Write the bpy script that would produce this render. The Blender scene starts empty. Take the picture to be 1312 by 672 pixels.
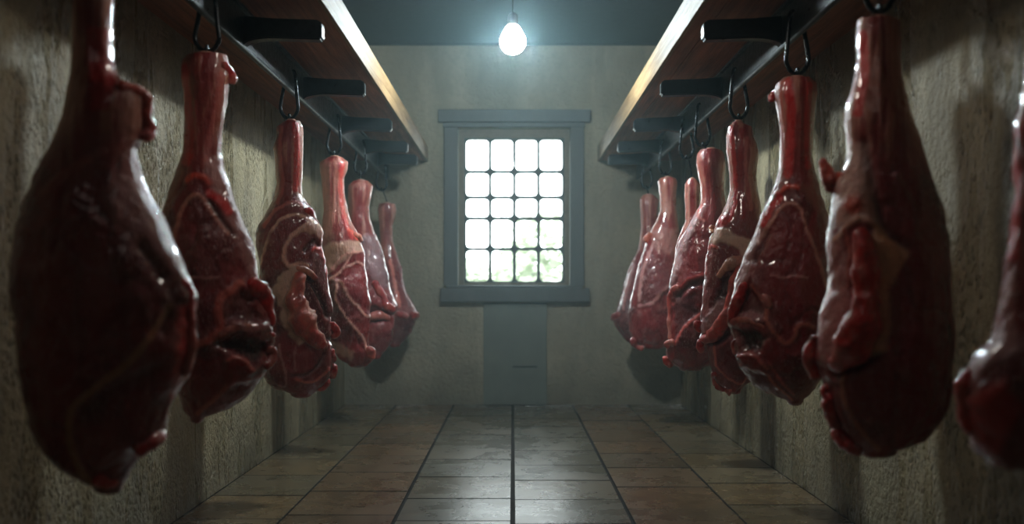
import bpy, bmesh, math, random
import numpy as np
from mathutils import Vector, Matrix
random.seed(7)
rng = np.random.default_rng(11)

SC = bpy.context.scene
COL = SC.collection
F, CX, HY = 1275.0, 657.0, 372.0          # focal length in pixels, vanishing point
HW, YB, YF, ZC = 1.465, 8.67, -1.6, 3.14  # half width, far wall, wall behind, ceiling

# ------------------------------------------------------------------ helpers
def link(name, me, mats=(), parent=None, label=None, cat=None, group=None, kind=None):
    o = bpy.data.objects.new(name, me)
    COL.objects.link(o)
    if me is not None:
        for m in mats:
            me.materials.append(m)
    if parent is not None:
        o.parent = parent
    tag(o, label, cat, group, kind)
    return o

def tag(o, label=None, cat=None, group=None, kind=None):
    if label: o['label'] = label
    if cat: o['category'] = cat
    if group: o['group'] = group
    if kind: o['kind'] = kind
    return o

def bm_obj(name, bm, mats, parent=None, smooth=False, **kw):
    me = bpy.data.meshes.new(name)
    bm.normal_update()
    bm.to_mesh(me); bm.free()
    if smooth:
        for p in me.polygons: p.use_smooth = True
    return link(name, me, mats if isinstance(mats, (list, tuple)) else [mats], parent, **kw)

def add_box(bm, x0, x1, y0, y1, z0, z1, bevel=0.0, seg=2, mi=0):
    r = bmesh.ops.create_cube(bm, size=1.0)
    vs = r['verts']
    for v in vs:
        v.co = Vector((x0 + (v.co.x + .5) * (x1 - x0), y0 + (v.co.y + .5) * (y1 - y0), z0 + (v.co.z + .5) * (z1 - z0)))
    fs = {f for v in vs for f in v.link_faces}
    for f in fs: f.material_index = mi
    if bevel > 0:
        es = {e for v in vs for e in v.link_edges}
        bmesh.ops.bevel(bm, geom=list(es), offset=bevel, segments=seg, affect='EDGES', profile=.6)

def add_tube(bm, pts, rads, n=12, closed_ends=True):
    pts = [Vector(p) for p in pts]
    if not isinstance(rads, (list, tuple)): rads = [rads] * len(pts)
    rings = []
    up = None
    for i, p in enumerate(pts):
        t = (pts[min(i + 1, len(pts) - 1)] - pts[max(i - 1, 0)]).normalized()
        if up is None:
            up = Vector((0, 1, 0)) if abs(t.y) < .9 else Vector((1, 0, 0))
        s = t.cross(up).normalized()
        up = s.cross(t).normalized()
        rings.append([bm.verts.new(p + (s * math.cos(a) + up * math.sin(a)) * rads[i])
                      for a in [2 * math.pi * k / n for k in range(n)]])
    for a, b in zip(rings, rings[1:]):
        for k in range(n):
            bm.faces.new((a[k], a[(k + 1) % n], b[(k + 1) % n], b[k]))
    if closed_ends:
        bm.faces.new(rings[0][::-1]); bm.faces.new(rings[-1])

def catmull(P, n):
    P = np.asarray(P, float)
    m = len(P)
    t = np.linspace(0, m - 1, n)
    i = np.clip(t.astype(int), 0, m - 2)
    f = (t - i)[:, None]
    p0 = P[np.clip(i - 1, 0, m - 1)]; p1 = P[i]; p2 = P[i + 1]; p3 = P[np.clip(i + 2, 0, m - 1)]
    return .5 * ((2 * p1) + (-p0 + p2) * f + (2 * p0 - 5 * p1 + 4 * p2 - p3) * f * f + (-p0 + 3 * p1 - 3 * p2 + p3) * f ** 3)

def sstep(x):
    x = np.clip(x, 0, 1)
    return x * x * (3 - 2 * x)

def _hash(i, j, k, seed):
    h = (i * 374761393 + j * 668265263 + k * 2147483647 + seed * 974634777) & 0xffffffff
    h = ((h ^ (h >> 13)) * 1274126177) & 0xffffffff
    h = h ^ (h >> 16)
    return (h & 0xffff) / 65535.0

def vnoise(p, seed=0):
    ip = np.floor(p).astype(np.int64)
    f = p - ip
    f = f * f * (3 - 2 * f)
    out = 0
    for a in (0, 1):
        for b in (0, 1):
            for c in (0, 1):
                w = (f[..., 0] if a else 1 - f[..., 0]) * (f[..., 1] if b else 1 - f[..., 1]) * (f[..., 2] if c else 1 - f[..., 2])
                out = out + w * _hash(ip[..., 0] + a, ip[..., 1] + b, ip[..., 2] + c, seed)
    return out * 2 - 1

def fbm(p, seed=0, octaves=4):
    a, s, o = 0, 1.0, 0
    for k in range(octaves):
        o = o + s * vnoise(p * 2 ** k, seed + k * 17)
        a += s; s *= .5
    return o / a

# ------------------------------------------------------------------ materials
class NT:
    def __init__(s, name):
        s.m = bpy.data.materials.new(name); s.m.use_nodes = True
        s.t = s.m.node_tree; s.t.nodes.clear()
        s.out = s.t.nodes.new('ShaderNodeOutputMaterial')
    def n(s, typ, _inputs=None, **kw):
        nd = s.t.nodes.new(typ)
        for k, v in kw.items(): setattr(nd, k, v)
        for k, v in (_inputs or {}).items(): s.set(nd, k, v)
        return nd
    def set(s, nd, k, v):
        sock = nd.inputs[k]
        if isinstance(v, bpy.types.NodeSocket): s.t.links.new(v, sock)
        else: sock.default_value = v
    def coord(s, scale=(1, 1, 1), which='Object'):
        tc = s.n('ShaderNodeTexCoord')
        mp = s.n('ShaderNodeMapping', {'Vector': tc.outputs[which], 'Scale': scale})
        return mp.outputs[0]
    def noise(s, vec, scale, detail=4, rough=.55, dist=0):
        return s.n('ShaderNodeTexNoise', {'Vector': vec, 'Scale': scale, 'Detail': detail, 'Roughness': rough, 'Distortion': dist}).outputs['Fac']
    def ramp(s, fac, stops):
        r = s.n('ShaderNodeValToRGB', {'Fac': fac})
        el = r.color_ramp.elements
        while len(el) < len(stops): el.new(.5)
        for e, (p, c) in zip(el, stops):
            e.position = p
            e.color = (c, c, c, 1) if isinstance(c, (int, float)) else (*c, 1)
        return r.outputs['Color']
    def mix(s, fac, a, b, mode='MIX'):
        m = s.n('ShaderNodeMix', data_type='RGBA', blend_type=mode)
        m.clamp_factor = True
        s.set(m, 0, fac)
        for k, v in ((6, a), (7, b)):
            s.set(m, k, v if isinstance(v, bpy.types.NodeSocket) else (*v, 1))
        return m.outputs[2]
    def math(s, op, a, b=0.0, clamp=False):
        m = s.n('ShaderNodeMath', operation=op, use_clamp=clamp)
        s.set(m, 0, a); s.set(m, 1, b)
        return m.outputs[0]
    def bump(s, h, strength, dist, normal=None):
        b = s.n('ShaderNodeBump', {'Height': h, 'Strength': strength, 'Distance': dist})
        if normal is not None: s.set(b, 'Normal', normal)
        return b.outputs[0]
    def principled(s, **kw):
        p = s.n('ShaderNodeBsdfPrincipled')
        for k, v in kw.items():
            if isinstance(v, tuple) and len(v) == 3 and k in ('Base Color', 'Emission Color', 'Specular Tint'): v = (*v, 1)
            s.set(p, k, v)
        s.t.links.new(p.outputs[0], s.out.inputs[0])
        return s.m

def lin(r, g, b):
    f = lambda c: (c / 255 / 12.92) if c / 255 <= .04045 else ((c / 255 + .055) / 1.055) ** 2.4
    return (f(r), f(g), f(b))

def plaster(name, base, dark, light, wet=1.0):
    t = NT(name)
    v = t.coord()
    vs = t.coord((1, 1, .22))
    big = t.noise(v, 1.3, 5, .6)
    strk = t.noise(vs, 3.6, 3, .5, .6)
    pit = t.noise(v, 14, 6, .7)
    fine = t.noise(v, 38, 5, .6)
    c = t.mix(t.ramp(big, [(.3, 0), (.7, 1)]), dark, base)
    c = t.mix(t.ramp(strk, [(.46, 0), (.72, .7)]), c, light)
    c = t.mix(t.ramp(fine, [(.35, .35), (.55, 0)]), c, dark)
    tc = t.n('ShaderNodeTexCoord')
    sep = t.n('ShaderNodeSeparateXYZ', {'Vector': tc.outputs['Object']})
    low_dark = t.math('SUBTRACT', .5, t.math('ADD', sep.outputs['Z'], t.math('MULTIPLY', t.math('SUBTRACT', big, .5), 1.2)))
    c = t.mix(t.math('MULTIPLY', low_dark, 1.1, True), c, tuple(x * .55 for x in dark))  # base colour gets darker towards the bottom of the wall, edge broken by noise
    vor = t.n('ShaderNodeTexVoronoi', {'Vector': t.coord((1, 1, .45)), 'Scale': 62.0, 'Randomness': 1.0})
    drops = t.ramp(vor.outputs['Distance'], [(.0, 1), (.38, 0)])
    mask = t.ramp(t.noise(vs, 4.2, 4, .6), [(.4, 0), (.58, 1)])
    h = t.math('ADD', t.math('MULTIPLY', fine, .55), t.math('MULTIPLY', t.math('MULTIPLY', drops, mask), 1.8 if wet > .5 else .0))
    h = t.math('ADD', h, t.math('ADD', t.math('MULTIPLY', strk, .5), t.math('MULTIPLY', pit, 1.1 if wet > .5 else .3)))
    c = t.mix(t.ramp(pit, [(.34, .5 if wet > .5 else .12), (.48, 0)]), c, dark)
    rough = t.ramp(t.math('MULTIPLY', mask, wet), [(0, .6), (1, .16)])
    nrm = t.bump(h, 1.0, .025)
    return t.principled(**{'Base Color': c, 'Roughness': rough, 'Normal': nrm, 'Specular IOR Level': .5 + .4 * (wet > .5)})

M = {}
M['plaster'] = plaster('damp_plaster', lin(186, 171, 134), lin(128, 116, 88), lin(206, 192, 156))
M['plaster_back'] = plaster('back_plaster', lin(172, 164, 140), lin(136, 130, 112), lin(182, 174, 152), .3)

def simple(name, c, rough=.5, metal=0.0, nscale=20, var=.3, bump=.2, stretch=(1, 1, 1), **kw):
    t = NT(name)
    v = t.coord(stretch)
    n = t.noise(v, nscale, 6, .6)
    col = t.mix(t.ramp(n, [(.3, 0), (.7, 1)]), tuple(x * (1 - var) for x in c), tuple(min(1, x * (1 + var)) for x in c))
    r = t.ramp(n, [(.25, max(.05, rough - .1)), (.75, min(1, rough + .12))])
    d = {'Base Color': col, 'Roughness': r, 'Metallic': metal, 'Normal': t.bump(n, bump, .01)}
    d.update(kw)
    return t.principled(**d)

M['ceiling'] = simple('dark_ceiling', lin(34, 36, 36), .8)
M['steel'] = simple('blackened_steel', lin(36, 39, 41), .34, .6, 34, .35, .15)
M['hook'] = simple('hook_steel', lin(40, 42, 44), .28, .85, 50, .3, .1)
M['casing'] = simple('painted_grey_wood', lin(88, 90, 90), .5, 0, 12, .16, .2, (1, 1, .3))
M['sash'] = simple('worn_sash_paint', lin(110, 98, 80), .5, 0, 18, .2, .2)
M['bars'] = simple('dark_green_bars', lin(44, 54, 52), .45, 0, 30, .2, .1)
M['panel'] = simple('grey_green_metal', lin(118, 124, 116), .5, .1, 6, .1, .05)
M['cord'] = simple('black_cable', lin(22, 22, 22), .6)
M['grout'] = simple('dark_grout', lin(30, 27, 23), .8, 0, 40, .3, .4)

def wood(name, c, dark, rough=.55, ax=(14, .8, 14)):
    t = NT(name)
    g = t.noise(t.coord(ax), 2.2, 7, .62, .5)
    b = t.noise(t.coord((1, .35, 1)), 2.5, 3)
    f = t.noise(t.coord((60, 3, 60)), 2.0, 5, .7)
    col = t.mix(t.ramp(g, [(.32, 0), (.66, 1)]), dark, c)
    col = t.mix(t.ramp(b, [(.4, 0), (.75, .6)]), col, dark)
    h = t.math('ADD', g, t.math('MULTIPLY', f, .8))
    return t.principled(**{'Base Color': col, 'Roughness': t.ramp(f, [(.2, rough - .1), (.8, rough + .15)]), 'Normal': t.bump(h, .45, .012)})
M['shelf'] = wood('aged_brown_boards', lin(186, 118, 84), lin(120, 74, 52))
M['shelf_edge'] = wood('raw_shelf_edge', lin(170, 142, 104), lin(112, 84, 54), .5)

# floor tiles: colour of each tile rides on a vertex colour
t = NT('wet_clay_tiles')
at = t.n('ShaderNodeAttribute', attribute_name='Col')
v = t.coord()
n1 = t.noise(v, 9, 6, .65); n2 = t.noise(v, 2.2, 4, .6, .6); n3 = t.noise(v, 70, 4, .6)
c = t.mix(t.ramp(n1, [(.3, .55), (.6, 0)]), at.outputs['Color'], lin(52, 40, 30))
c = t.mix(t.ramp(n2, [(.55, 0), (.8, .45)]), c, lin(140, 118, 92))
rough = t.ramp(t.math('ADD', t.math('MULTIPLY', n2, .65), t.math('MULTIPLY', n1, .35)), [(.36, .2), (.66, .36)])
h = t.math('ADD', t.math('MULTIPLY', n1, .6), t.math('MULTIPLY', n3, .25))
M['tile'] = t.principled(**{'Base Color': c, 'Roughness': rough, 'Normal': t.bump(h, .3, .012), 'Specular IOR Level': .95})

# raw meat: muscle, fat and membrane colours come from the vertex colour, grain strength from its alpha
t = NT('raw_meat')
at = t.n('ShaderNodeAttribute', attribute_name='Col')
v = t.coord()
mar = t.noise(v, 42, 5, .65, .8)
fle = t.noise(t.coord((1, 1, .45)), 120, 3, .6)
fin = t.noise(v, 210, 3, .6)
cloud = t.noise(v, 7, 4, .6)
c = t.mix(t.ramp(mar, [(.58, 0), (.76, .26)]), at.outputs['Color'], lin(176, 96, 88))
c = t.mix(t.ramp(mar, [(.28, .5), (.46, 0)]), c, t.mix(1.0, at.outputs['Color'], (.45, .36, .4), 'MULTIPLY'))
c = t.mix(t.ramp(cloud, [(.35, .35), (.55, 0)]), c, t.mix(1.0, at.outputs['Color'], (.6, .45, .5), 'MULTIPLY'))
g = at.outputs['Alpha']
c = t.mix(t.math('MULTIPLY', t.ramp(fle, [(.55, 0), (.68, .7)]), g), c, lin(206, 160, 156))
h = t.math('ADD', t.math('MULTIPLY', mar, .5), t.math('MULTIPLY', t.math('MULTIPLY', fle, g), 1.1))
fb = t.noise(t.coord((1, 1, .16)), 95, 4, .6, .5)
h = t.math('ADD', h, t.math('MULTIPLY', fb, .5))
h = t.math('ADD', h, t.math('MULTIPLY', fin, .22))
rough = t.math('MULTIPLY', t.ramp(cloud, [(.3, .24), (.7, .46)]), t.math('SUBTRACT', 1.0, t.math('MULTIPLY', g, .45)))
M['meat'] = t.principled(**{'Base Color': c, 'Roughness': rough, 'Normal': t.bump(h, .8, .008),
    'Specular IOR Level': .55, 'Subsurface Weight': .22, 'Subsurface Radius': (1.0, .2, .12), 'Subsurface Scale': .014,
    'Coat Weight': .9, 'Coat Roughness': .11, 'Coat IOR': 1.6})
M['bone'] = simple('cut_bone', lin(196, 150, 132), .4, 0, 60, .25, .4, **{'Subsurface Weight': .2, 'Subsurface Radius': (.6, .3, .2), 'Subsurface Scale': .02})

t = NT('glowing_bulb')
em = t.n('ShaderNodeEmission', {'Color': (.80, .95, 1, 1), 'Strength': 500.0})
t.t.links.new(em.outputs[0], t.out.inputs[0]); M['bulb'] = t.m

t = NT('window_glass')
tr = t.n('ShaderNodeBsdfTransparent', {'Color': (.97, .99, .98, 1)})
gl = t.n('ShaderNodeBsdfGlossy', {'Roughness': .02})
fr = t.n('ShaderNodeFresnel', {'IOR': 1.45})
mx = t.n('ShaderNodeMixShader')
t.t.links.new(fr.outputs[0], mx.inputs[0]); t.t.links.new(tr.outputs[0], mx.inputs[1]); t.t.links.new(gl.outputs[0], mx.inputs[2])
t.t.links.new(mx.outputs[0], t.out.inputs[0]); M['glass'] = t.m
M['grass'] = simple('bleached_lawn', (.16, .18, .13), .9, 0, 3, .3, .2)
M['leaf'] = simple('garden_leaves', (.42, .46, .35), .7, 0, 3, .2, .1)
M['bark'] = simple('tree_bark', (.06, .045, .03), .9, 0, 20, .3, .4)

t = NT('cold_haze')
tc = t.n('ShaderNodeTexCoord'); sp = t.n('ShaderNodeSeparateXYZ', {'Vector': tc.outputs['Object']})
mr = t.n('ShaderNodeMapRange', {'Value': sp.outputs['Y'], 'From Min': 3.0, 'From Max': 8.6, 'To Min': .004, 'To Max': .05})
vol = t.n('ShaderNodeVolumeScatter', {'Color': (.66, .93, 1.0, 1), 'Density': mr.outputs[0], 'Anisotropy': .3})
t.t.links.new(vol.outputs[0], t.out.inputs[1]); M['haze'] = t.m

# ------------------------------------------------------------------ room shell
TH = .22
def wall(name, x0, x1, y0, y1, z0, z1, m):
    bm = bmesh.new(); add_box(bm, x0, x1, y0, y1, z0, z1)
    return bm_obj(name, bm, m, kind='structure')
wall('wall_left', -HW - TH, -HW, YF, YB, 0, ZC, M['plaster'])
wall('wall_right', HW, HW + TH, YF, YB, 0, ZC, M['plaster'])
wall('wall_front', -HW - TH, HW + TH, YF - TH, YF, 0, ZC, M['plaster'])
wall('ceiling', -HW - TH, HW + TH, YF - TH, YB + TH, ZC, ZC + .15, M['ceiling'])
PX = lambda px: (px - CX) / 147.05
PZ = lambda py: 1 + (HY - py) / 147.05
OX0, OX1, OZ0, OZ1 = PX(587), PX(730), PZ(367), PZ(164)
bm = bmesh.new()
for b in ((-HW - TH, OX0, 0, ZC), (OX1, HW + TH, 0, ZC), (OX0, OX1, 0, OZ0), (OX0, OX1, OZ1, ZC)):
    add_box(bm, b[0], b[1], YB, YB + TH, b[2], b[3])
bmesh.ops.remove_doubles(bm, verts=bm.verts, dist=1e-5)
bm_obj('wall_back', bm, M['plaster_back'], kind='structure')
bm = bmesh.new()
add_box(bm, -HW, HW, YB - .05, YB, PZ(58), ZC, .008)
bm_obj('trim_1', bm, M['ceiling'], kind='structure')

# floor: clay tiles with grout gaps, in columns along the room
def make_floor():
    bm = bmesh.new()
    cl = bm.verts.layers.float_color.new('Col')
    xs = [-HW, -1.01, -.515, 0.0, .52, 1.0, HW]
    gap = .007
    base = [lin(126, 108, 80), lin(116, 94, 70), lin(100, 92, 76), lin(100, 92, 76), lin(118, 95, 71), lin(126, 109, 82)]
    for ci in range(6):
        y = YF + [.0, .21, .33, .1, .4, .15][ci]
        step = .52
        y0 = YF
        first = True
        while y0 < YB - .02:
            y1 = min(YB, (y if first and y > y0 + .05 else y0 + step * random.uniform(.86, 1.12)))
            first = False
            if YB - y1 < .15: y1 = YB
            k = random.uniform(.78, 1.12)
            wrm = random.uniform(-.08, .08)
            colr = tuple(min(1, x * k * q) for x, q in zip(base[ci], (1 + wrm, 1, 1 - wrm)))
            ga, gb = [(.003, .003), (.003, .006), (.006, .008), (.008, .006), (.006, .003), (.003, .003)][ci]
            gy = .0035
            xa, xb, ya, yb = xs[ci] + ga, xs[ci + 1] - gb, y0 + gy, y1 - gy
            z = random.uniform(-.0015, .0)
            bv = .003
            lo = [bm.verts.new(p) for p in ((xa, ya, -.02), (xb, ya, -.02), (xb, yb, -.02), (xa, yb, -.02))]
            mid = [bm.verts.new(p) for p in ((xa, ya, z - bv), (xb, ya, z - bv), (xb, yb, z - bv), (xa, yb, z - bv))]
            tz = [random.uniform(-.002, 0) for _ in range(4)]
            top = [bm.verts.new((p[0], p[1], z + tz[i])) for i, p in enumerate(((xa + bv, ya + bv), (xb - bv, ya + bv), (xb - bv, yb - bv), (xa + bv, yb - bv)))]
            for A, B in ((lo, mid), (mid, top)):
                for i in range(4):
                    bm.faces.new((A[i], A[(i + 1) % 4], B[(i + 1) % 4], B[i])).material_index = 1
            bm.faces.new(top)
            for vv in lo + mid + top: vv[cl] = (*colr, 1)
            y0 = y1
    n = len(bm.faces)
    add_box(bm, -HW - TH, HW + TH, YF - TH, YB + TH, -.12, -.011, mi=1)
    return bm_obj('floor', bm, [M['tile'], M['grout']], kind='structure')
make_floor()

# window: casing, sill, sash, barred grid, panes
def make_window():
    root = link('window_1', None, kind='structure'); root.location = (0, YB, 0)
    def part(name, boxes, m, bev=.006):
        bm = bmesh.new()
        for b in boxes: add_box(bm, b[0], b[1], b[2], b[3], b[4], b[5], bev)
        o = bm_obj(name, bm, m, root); return o
    part('head_casing', [(PX(562), PX(756), -.075, 0, PZ(158), PZ(142)), (PX(568), PX(749), -.05, 0, PZ(164), PZ(158.3))], M['casing'])
    part('jamb_casing', [(PX(569), PX(587), -.045, 0, PZ(366), PZ(164))], M['casing'])
    part('jamb_casing', [(PX(730), PX(748), -.045, 0, PZ(366), PZ(164))], M['casing'])
    part('sill', [(PX(565), PX(754), -.09, 0, PZ(387), PZ(369.5)), (PX(572), PX(746), -.07, 0, PZ(369.3), PZ(366)), (OX0, OX1, 0, .08, OZ0 - .0, OZ0 + .008)], M['casing'])
    d0, d1 = .085, .145                                   # the sash stands back in the opening
    k = (YB + d0) / YB
    sx = lambda px: PX(px) * k
    sz = lambda py: 1 + (PZ(py) - 1) * k
    xL, xR, zB, zT = sx(595), sx(723), sz(362.5), sz(177)
    part('sash_frame', [(OX0, xL, d0 - .02, d1 + .02, OZ0 + .008, OZ1), (xR, OX1, d0 - .02, d1 + .02, OZ0 + .008, OZ1),
                        (xL, xR, d0 - .02, d1 + .02, OZ0 + .008, zB), (xL, xR, d0 - .02, d1 + .02, zT, OZ1)], M['sash'], .004)
    # grid with rounded lights: each light is a rounded hole between outer cell edges
    colx = [(597, 626.1), (629.7, 657.1), (660.9, 688.1), (691.7, 720.4)]
    rowy = [(179, 218.5), (221.9, 251.5), (254.9, 278.5), (281.9, 317.7), (321.1, 361)]
    xe = [xL] + [sx((colx[i][1] + colx[i + 1][0]) / 2) for i in range(3)] + [xR]
    ze = [zT] + [sz((rowy[i][1] + rowy[i + 1][0]) / 2) for i in range(4)] + [zB]
    bm = bmesh.new()
    seg = 6
    for i in range(4):
        for j in range(5):
            ox0, ox1, oz1, oz0 = xe[i], xe[i + 1], ze[j], ze[j + 1]
            ix0, ix1, iz1, iz0 = sx(colx[i][0]), sx(colx[i][1]), sz(rowy[j][0]), sz(rowy[j][1])
            r = .036
            inner, outer = [], []
            for q, (cx, cz, a0) in enumerate(((ix1 - r, iz1 - r, 0), (ix0 + r, iz1 - r, 90), (ix0 + r, iz0 + r, 180), (ix1 - r, iz0 + r, 270))):
                ocx, ocz = (ox1, ox0, ox0, ox1)[q], (oz1, oz1, oz0, oz0)[q]
                for s_ in range(seg + 1):
                    a = math.radians(a0 + 90 * s_ / seg)
                    x, z = cx + r * math.cos(a), cz + r * math.sin(a)
                    inner.append((x, z))
                    # matching point on the cell border
                    f = s_ / seg
                    if q in (0, 2): p = (ocx, z) if f < .5 else (x, ocz)
                    else: p = (x, ocz) if f < .5 else (ocx, z)
                    if abs(f - .5) < 1e-6: p = (ocx, ocz)
                    outer.append(p)
            n = len(inner)
            V = {}
            for nm, pts, y in (('if', inner, d0), ('of', outer, d0), ('ib', inner, d1 - .02), ('ob', outer, d1 - .02)):
                V[nm] = [bm.verts.new((p[0], y, p[1])) for p in pts]
            for a in range(n):
                b = (a + 1) % n
                for q in ((V['of'][a], V['of'][b], V['if'][b], V['if'][a]), (V['if'][a], V['if'][b], V['ib'][b], V['ib'][a]), (V['ib'][a], V['ib'][b], V['ob'][b], V['ob'][a])):
                    try: bm.faces.new(q)
                    except ValueError: pass
    bmesh.ops.remove_doubles(bm, verts=bm.verts, dist=1e-5)
    bmesh.ops.dissolve_degenerate(bm, edges=bm.edges, dist=1e-6)
    bmesh.ops.recalc_face_normals(bm, faces=bm.faces)
    grid = bm_obj('bar_grid', bm, M['bars'], root)
    bm = bmesh.new()
    vs = [bm.verts.new(p) for p in ((xL, .115, zB), (xR, .115, zB), (xR, .115, zT), (xL, .115, zT))]
    bm.faces.new(vs)
    bm_obj('pane', bm, M['glass'], grid)
make_window()

# blank metal panel under the window sill
bm = bmesh.new()
add_box(bm, PX(619.5), PX(700.5), YB - .028, YB - .001, .004, PZ(388.5), .004)
o = bm_obj('metal_panel', bm, M['panel'])
tag(o, 'blank grey green metal panel on the back wall below the window', 'panel')
bm = bmesh.new()
for z in (PZ(388.5) - .02,):
    add_box(bm, PX(619.5) + .003, PX(700.5) - .003, YB - .034, YB - .0275, z - .014, z + .014, .003)
bm_obj('top_lip', bm, M['panel'], o)
bm = bmesh.new()
add_box(bm, PX(657), PX(688), YB - .0300, YB - .0278, PZ(471) , PZ(469), .0008, 1)
bm_obj('scuff_line', bm, M['bars'], o)  # thin dark strip standing for a scuff line across the panel

# ------------------------------------------------------------------ shelves, rails
def make_shelf(side):
    s = side
    word = 'left' if s < 0 else 'right'
    root = link('wall_shelf', None, label=f'long brown plank shelf high on the {word} wall above the hanging meat', cat='shelf')
    root.location = (s * HW, 0, 2.127)
    def P(x): return x - HW          # distance from the wall, mirrored below
    y0, y1 = -.9, YB
    def box(bm, x0, x1, ya, yb, z0, z1, bev):
        a, b = sorted((s * (x0 - HW), s * (x1 - HW)))
        add_box(bm, a, b, ya, yb, z0, z1, bev)
    if s > 0:
        for a, b in ((.757, .838), (.842, HW)):
            bm = bmesh.new(); box(bm, a, b, y0, y1, 0, .12, .004)
            bm_obj('plank', bm, M['shelf'], root)
    else:
        bm = bmesh.new(); box(bm, .757, HW, y0, y1, 0, .12, .004)
        bm_obj('plank', bm, M['shelf'], root)
    bm = bmesh.new(); box(bm, .738, .757, y0, y1 - .002, -.006, .128, .004)
    bm_obj('front_edge', bm, M['shelf_edge'], root, label='pale raw wooden front edge')
    # rail with brackets
    rail = link('hanging_rail', None, label=f'black steel rail with flat brackets under the {word} shelf', cat='rail')
    rail.location = (s * 1.085, 0, 2.127)
    def rb(bm, x0, x1, ya, yb, z0, z1, bev=.004):
        a, b = sorted((s * (x0 - 1.085), s * (x1 - 1.085)))
        add_box(bm, a, b, ya, yb, z0, z1, bev)
    bm = bmesh.new()
    rb(bm, 1.077, 1.093, -.8, YB - .004, -.146, -.001)
    rb(bm, 1.06, 1.16, -.8, YB - .004, -.014, -.0005)
    bm_obj('rail_plate', bm, M['steel'], rail)
    bm = bmesh.new()
    add_tube(bm, [(0, -.8, -.152), (0, YB - .005, -.152)], .0125, 14)
    bm_obj('rail_lip', bm, M['steel'], rail, smooth=True)
    for z in (1.9, 3.1, 4.0, 5.14, 6.28, 7.24, 7.95):
        bm = bmesh.new()
        # side profile in x/z, extruded along the room
        prof = [(1.078, -.030), (.96, -.040), (.786, -.046), (.772, -.05), (.764, -.06), (.762, -.075), (.762, -.112), (.766, -.122), (.776, -.126), (.96, -.120)]
        for a in range(1, 9):
            an = math.pi / 2 * a / 8
            prof.append((.96 + .117 * math.sin(an) , -.120 - .03 * (1 - math.cos(an)) ))
        fr = [bm.verts.new((s * (x - 1.085), z - .03, h)) for x, h in prof]
        bk = [bm.verts.new((s * (x - 1.085), z + .03, h)) for x, h in prof]
        n = len(prof)
        f1 = bm.faces.new(fr); f2 = bm.faces.new(bk[::-1])
        for a in range(n): bm.faces.new((fr[a], bk[a], bk[(a + 1) % n], fr[(a + 1) % n]))
        bmesh.ops.recalc_face_normals(bm, faces=bm.faces)
        es = [e for e in bm.edges if e.calc_face_angle(0) > .6]
        bmesh.ops.bevel(bm, geom=es, offset=.005, segments=2, affect='EDGES')
        br = bm_obj('bracket', bm, M['steel'], rail)
        for dz in (.075, .115):
            bm = bmesh.new()
            add_tube(bm, [(s * -.0075, z + dz, -.08), (s * -.014, z + dz, -.08), (s * -.0165, z + dz, -.08)], [.011, .011, .007], 8)
            bm_obj('bolt', bm, M['steel'], br, smooth=True)
make_shelf(-1)
make_shelf(1)

# ------------------------------------------------------------------ meat
MUS = lin(146, 32, 38); DARK = lin(98, 15, 21); RED = lin(208, 30, 30); FAT = lin(226, 176, 158)
PINK = lin(196, 104, 96); MEM = lin(160, 78, 74); ORG = lin(214, 78, 56); CREAM = lin(224, 186, 166); SIL = lin(190, 132, 130)
BLACKR = lin(48, 10, 14)

def dist_poly(px, py, pts):
    pts = np.asarray(pts, float)
    d = np.full(px.shape, 1e9)
    for (ax, ay), (bx, by) in zip(pts[:-1], pts[1:]):
        vx, vy = bx - ax, by - ay
        L = vx * vx + vy * vy + 1e-9
        tt = np.clip(((px - ax) * vx + (py - ay) * vy) / L, 0, 1)
        d = np.minimum(d, np.hypot(px - ax - tt * vx, py - ay - tt * vy))
    return d

def inside_sd(px, py, poly):
    poly = list(poly)
    d = dist_poly(px, py, poly + [poly[0]])
    ins = np.zeros(px.shape, bool)
    n = len(poly)
    for i in range(n):
        x0, y0 = poly[i]; x1, y1 = poly[(i + 1) % n]
        c = ((y0 > py) != (y1 > py)) & (px < (x1 - x0) * (py - y0) / (y1 - y0 + 1e-9) + x0)
        ins ^= c
    return np.where(ins, d, -d)

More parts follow.
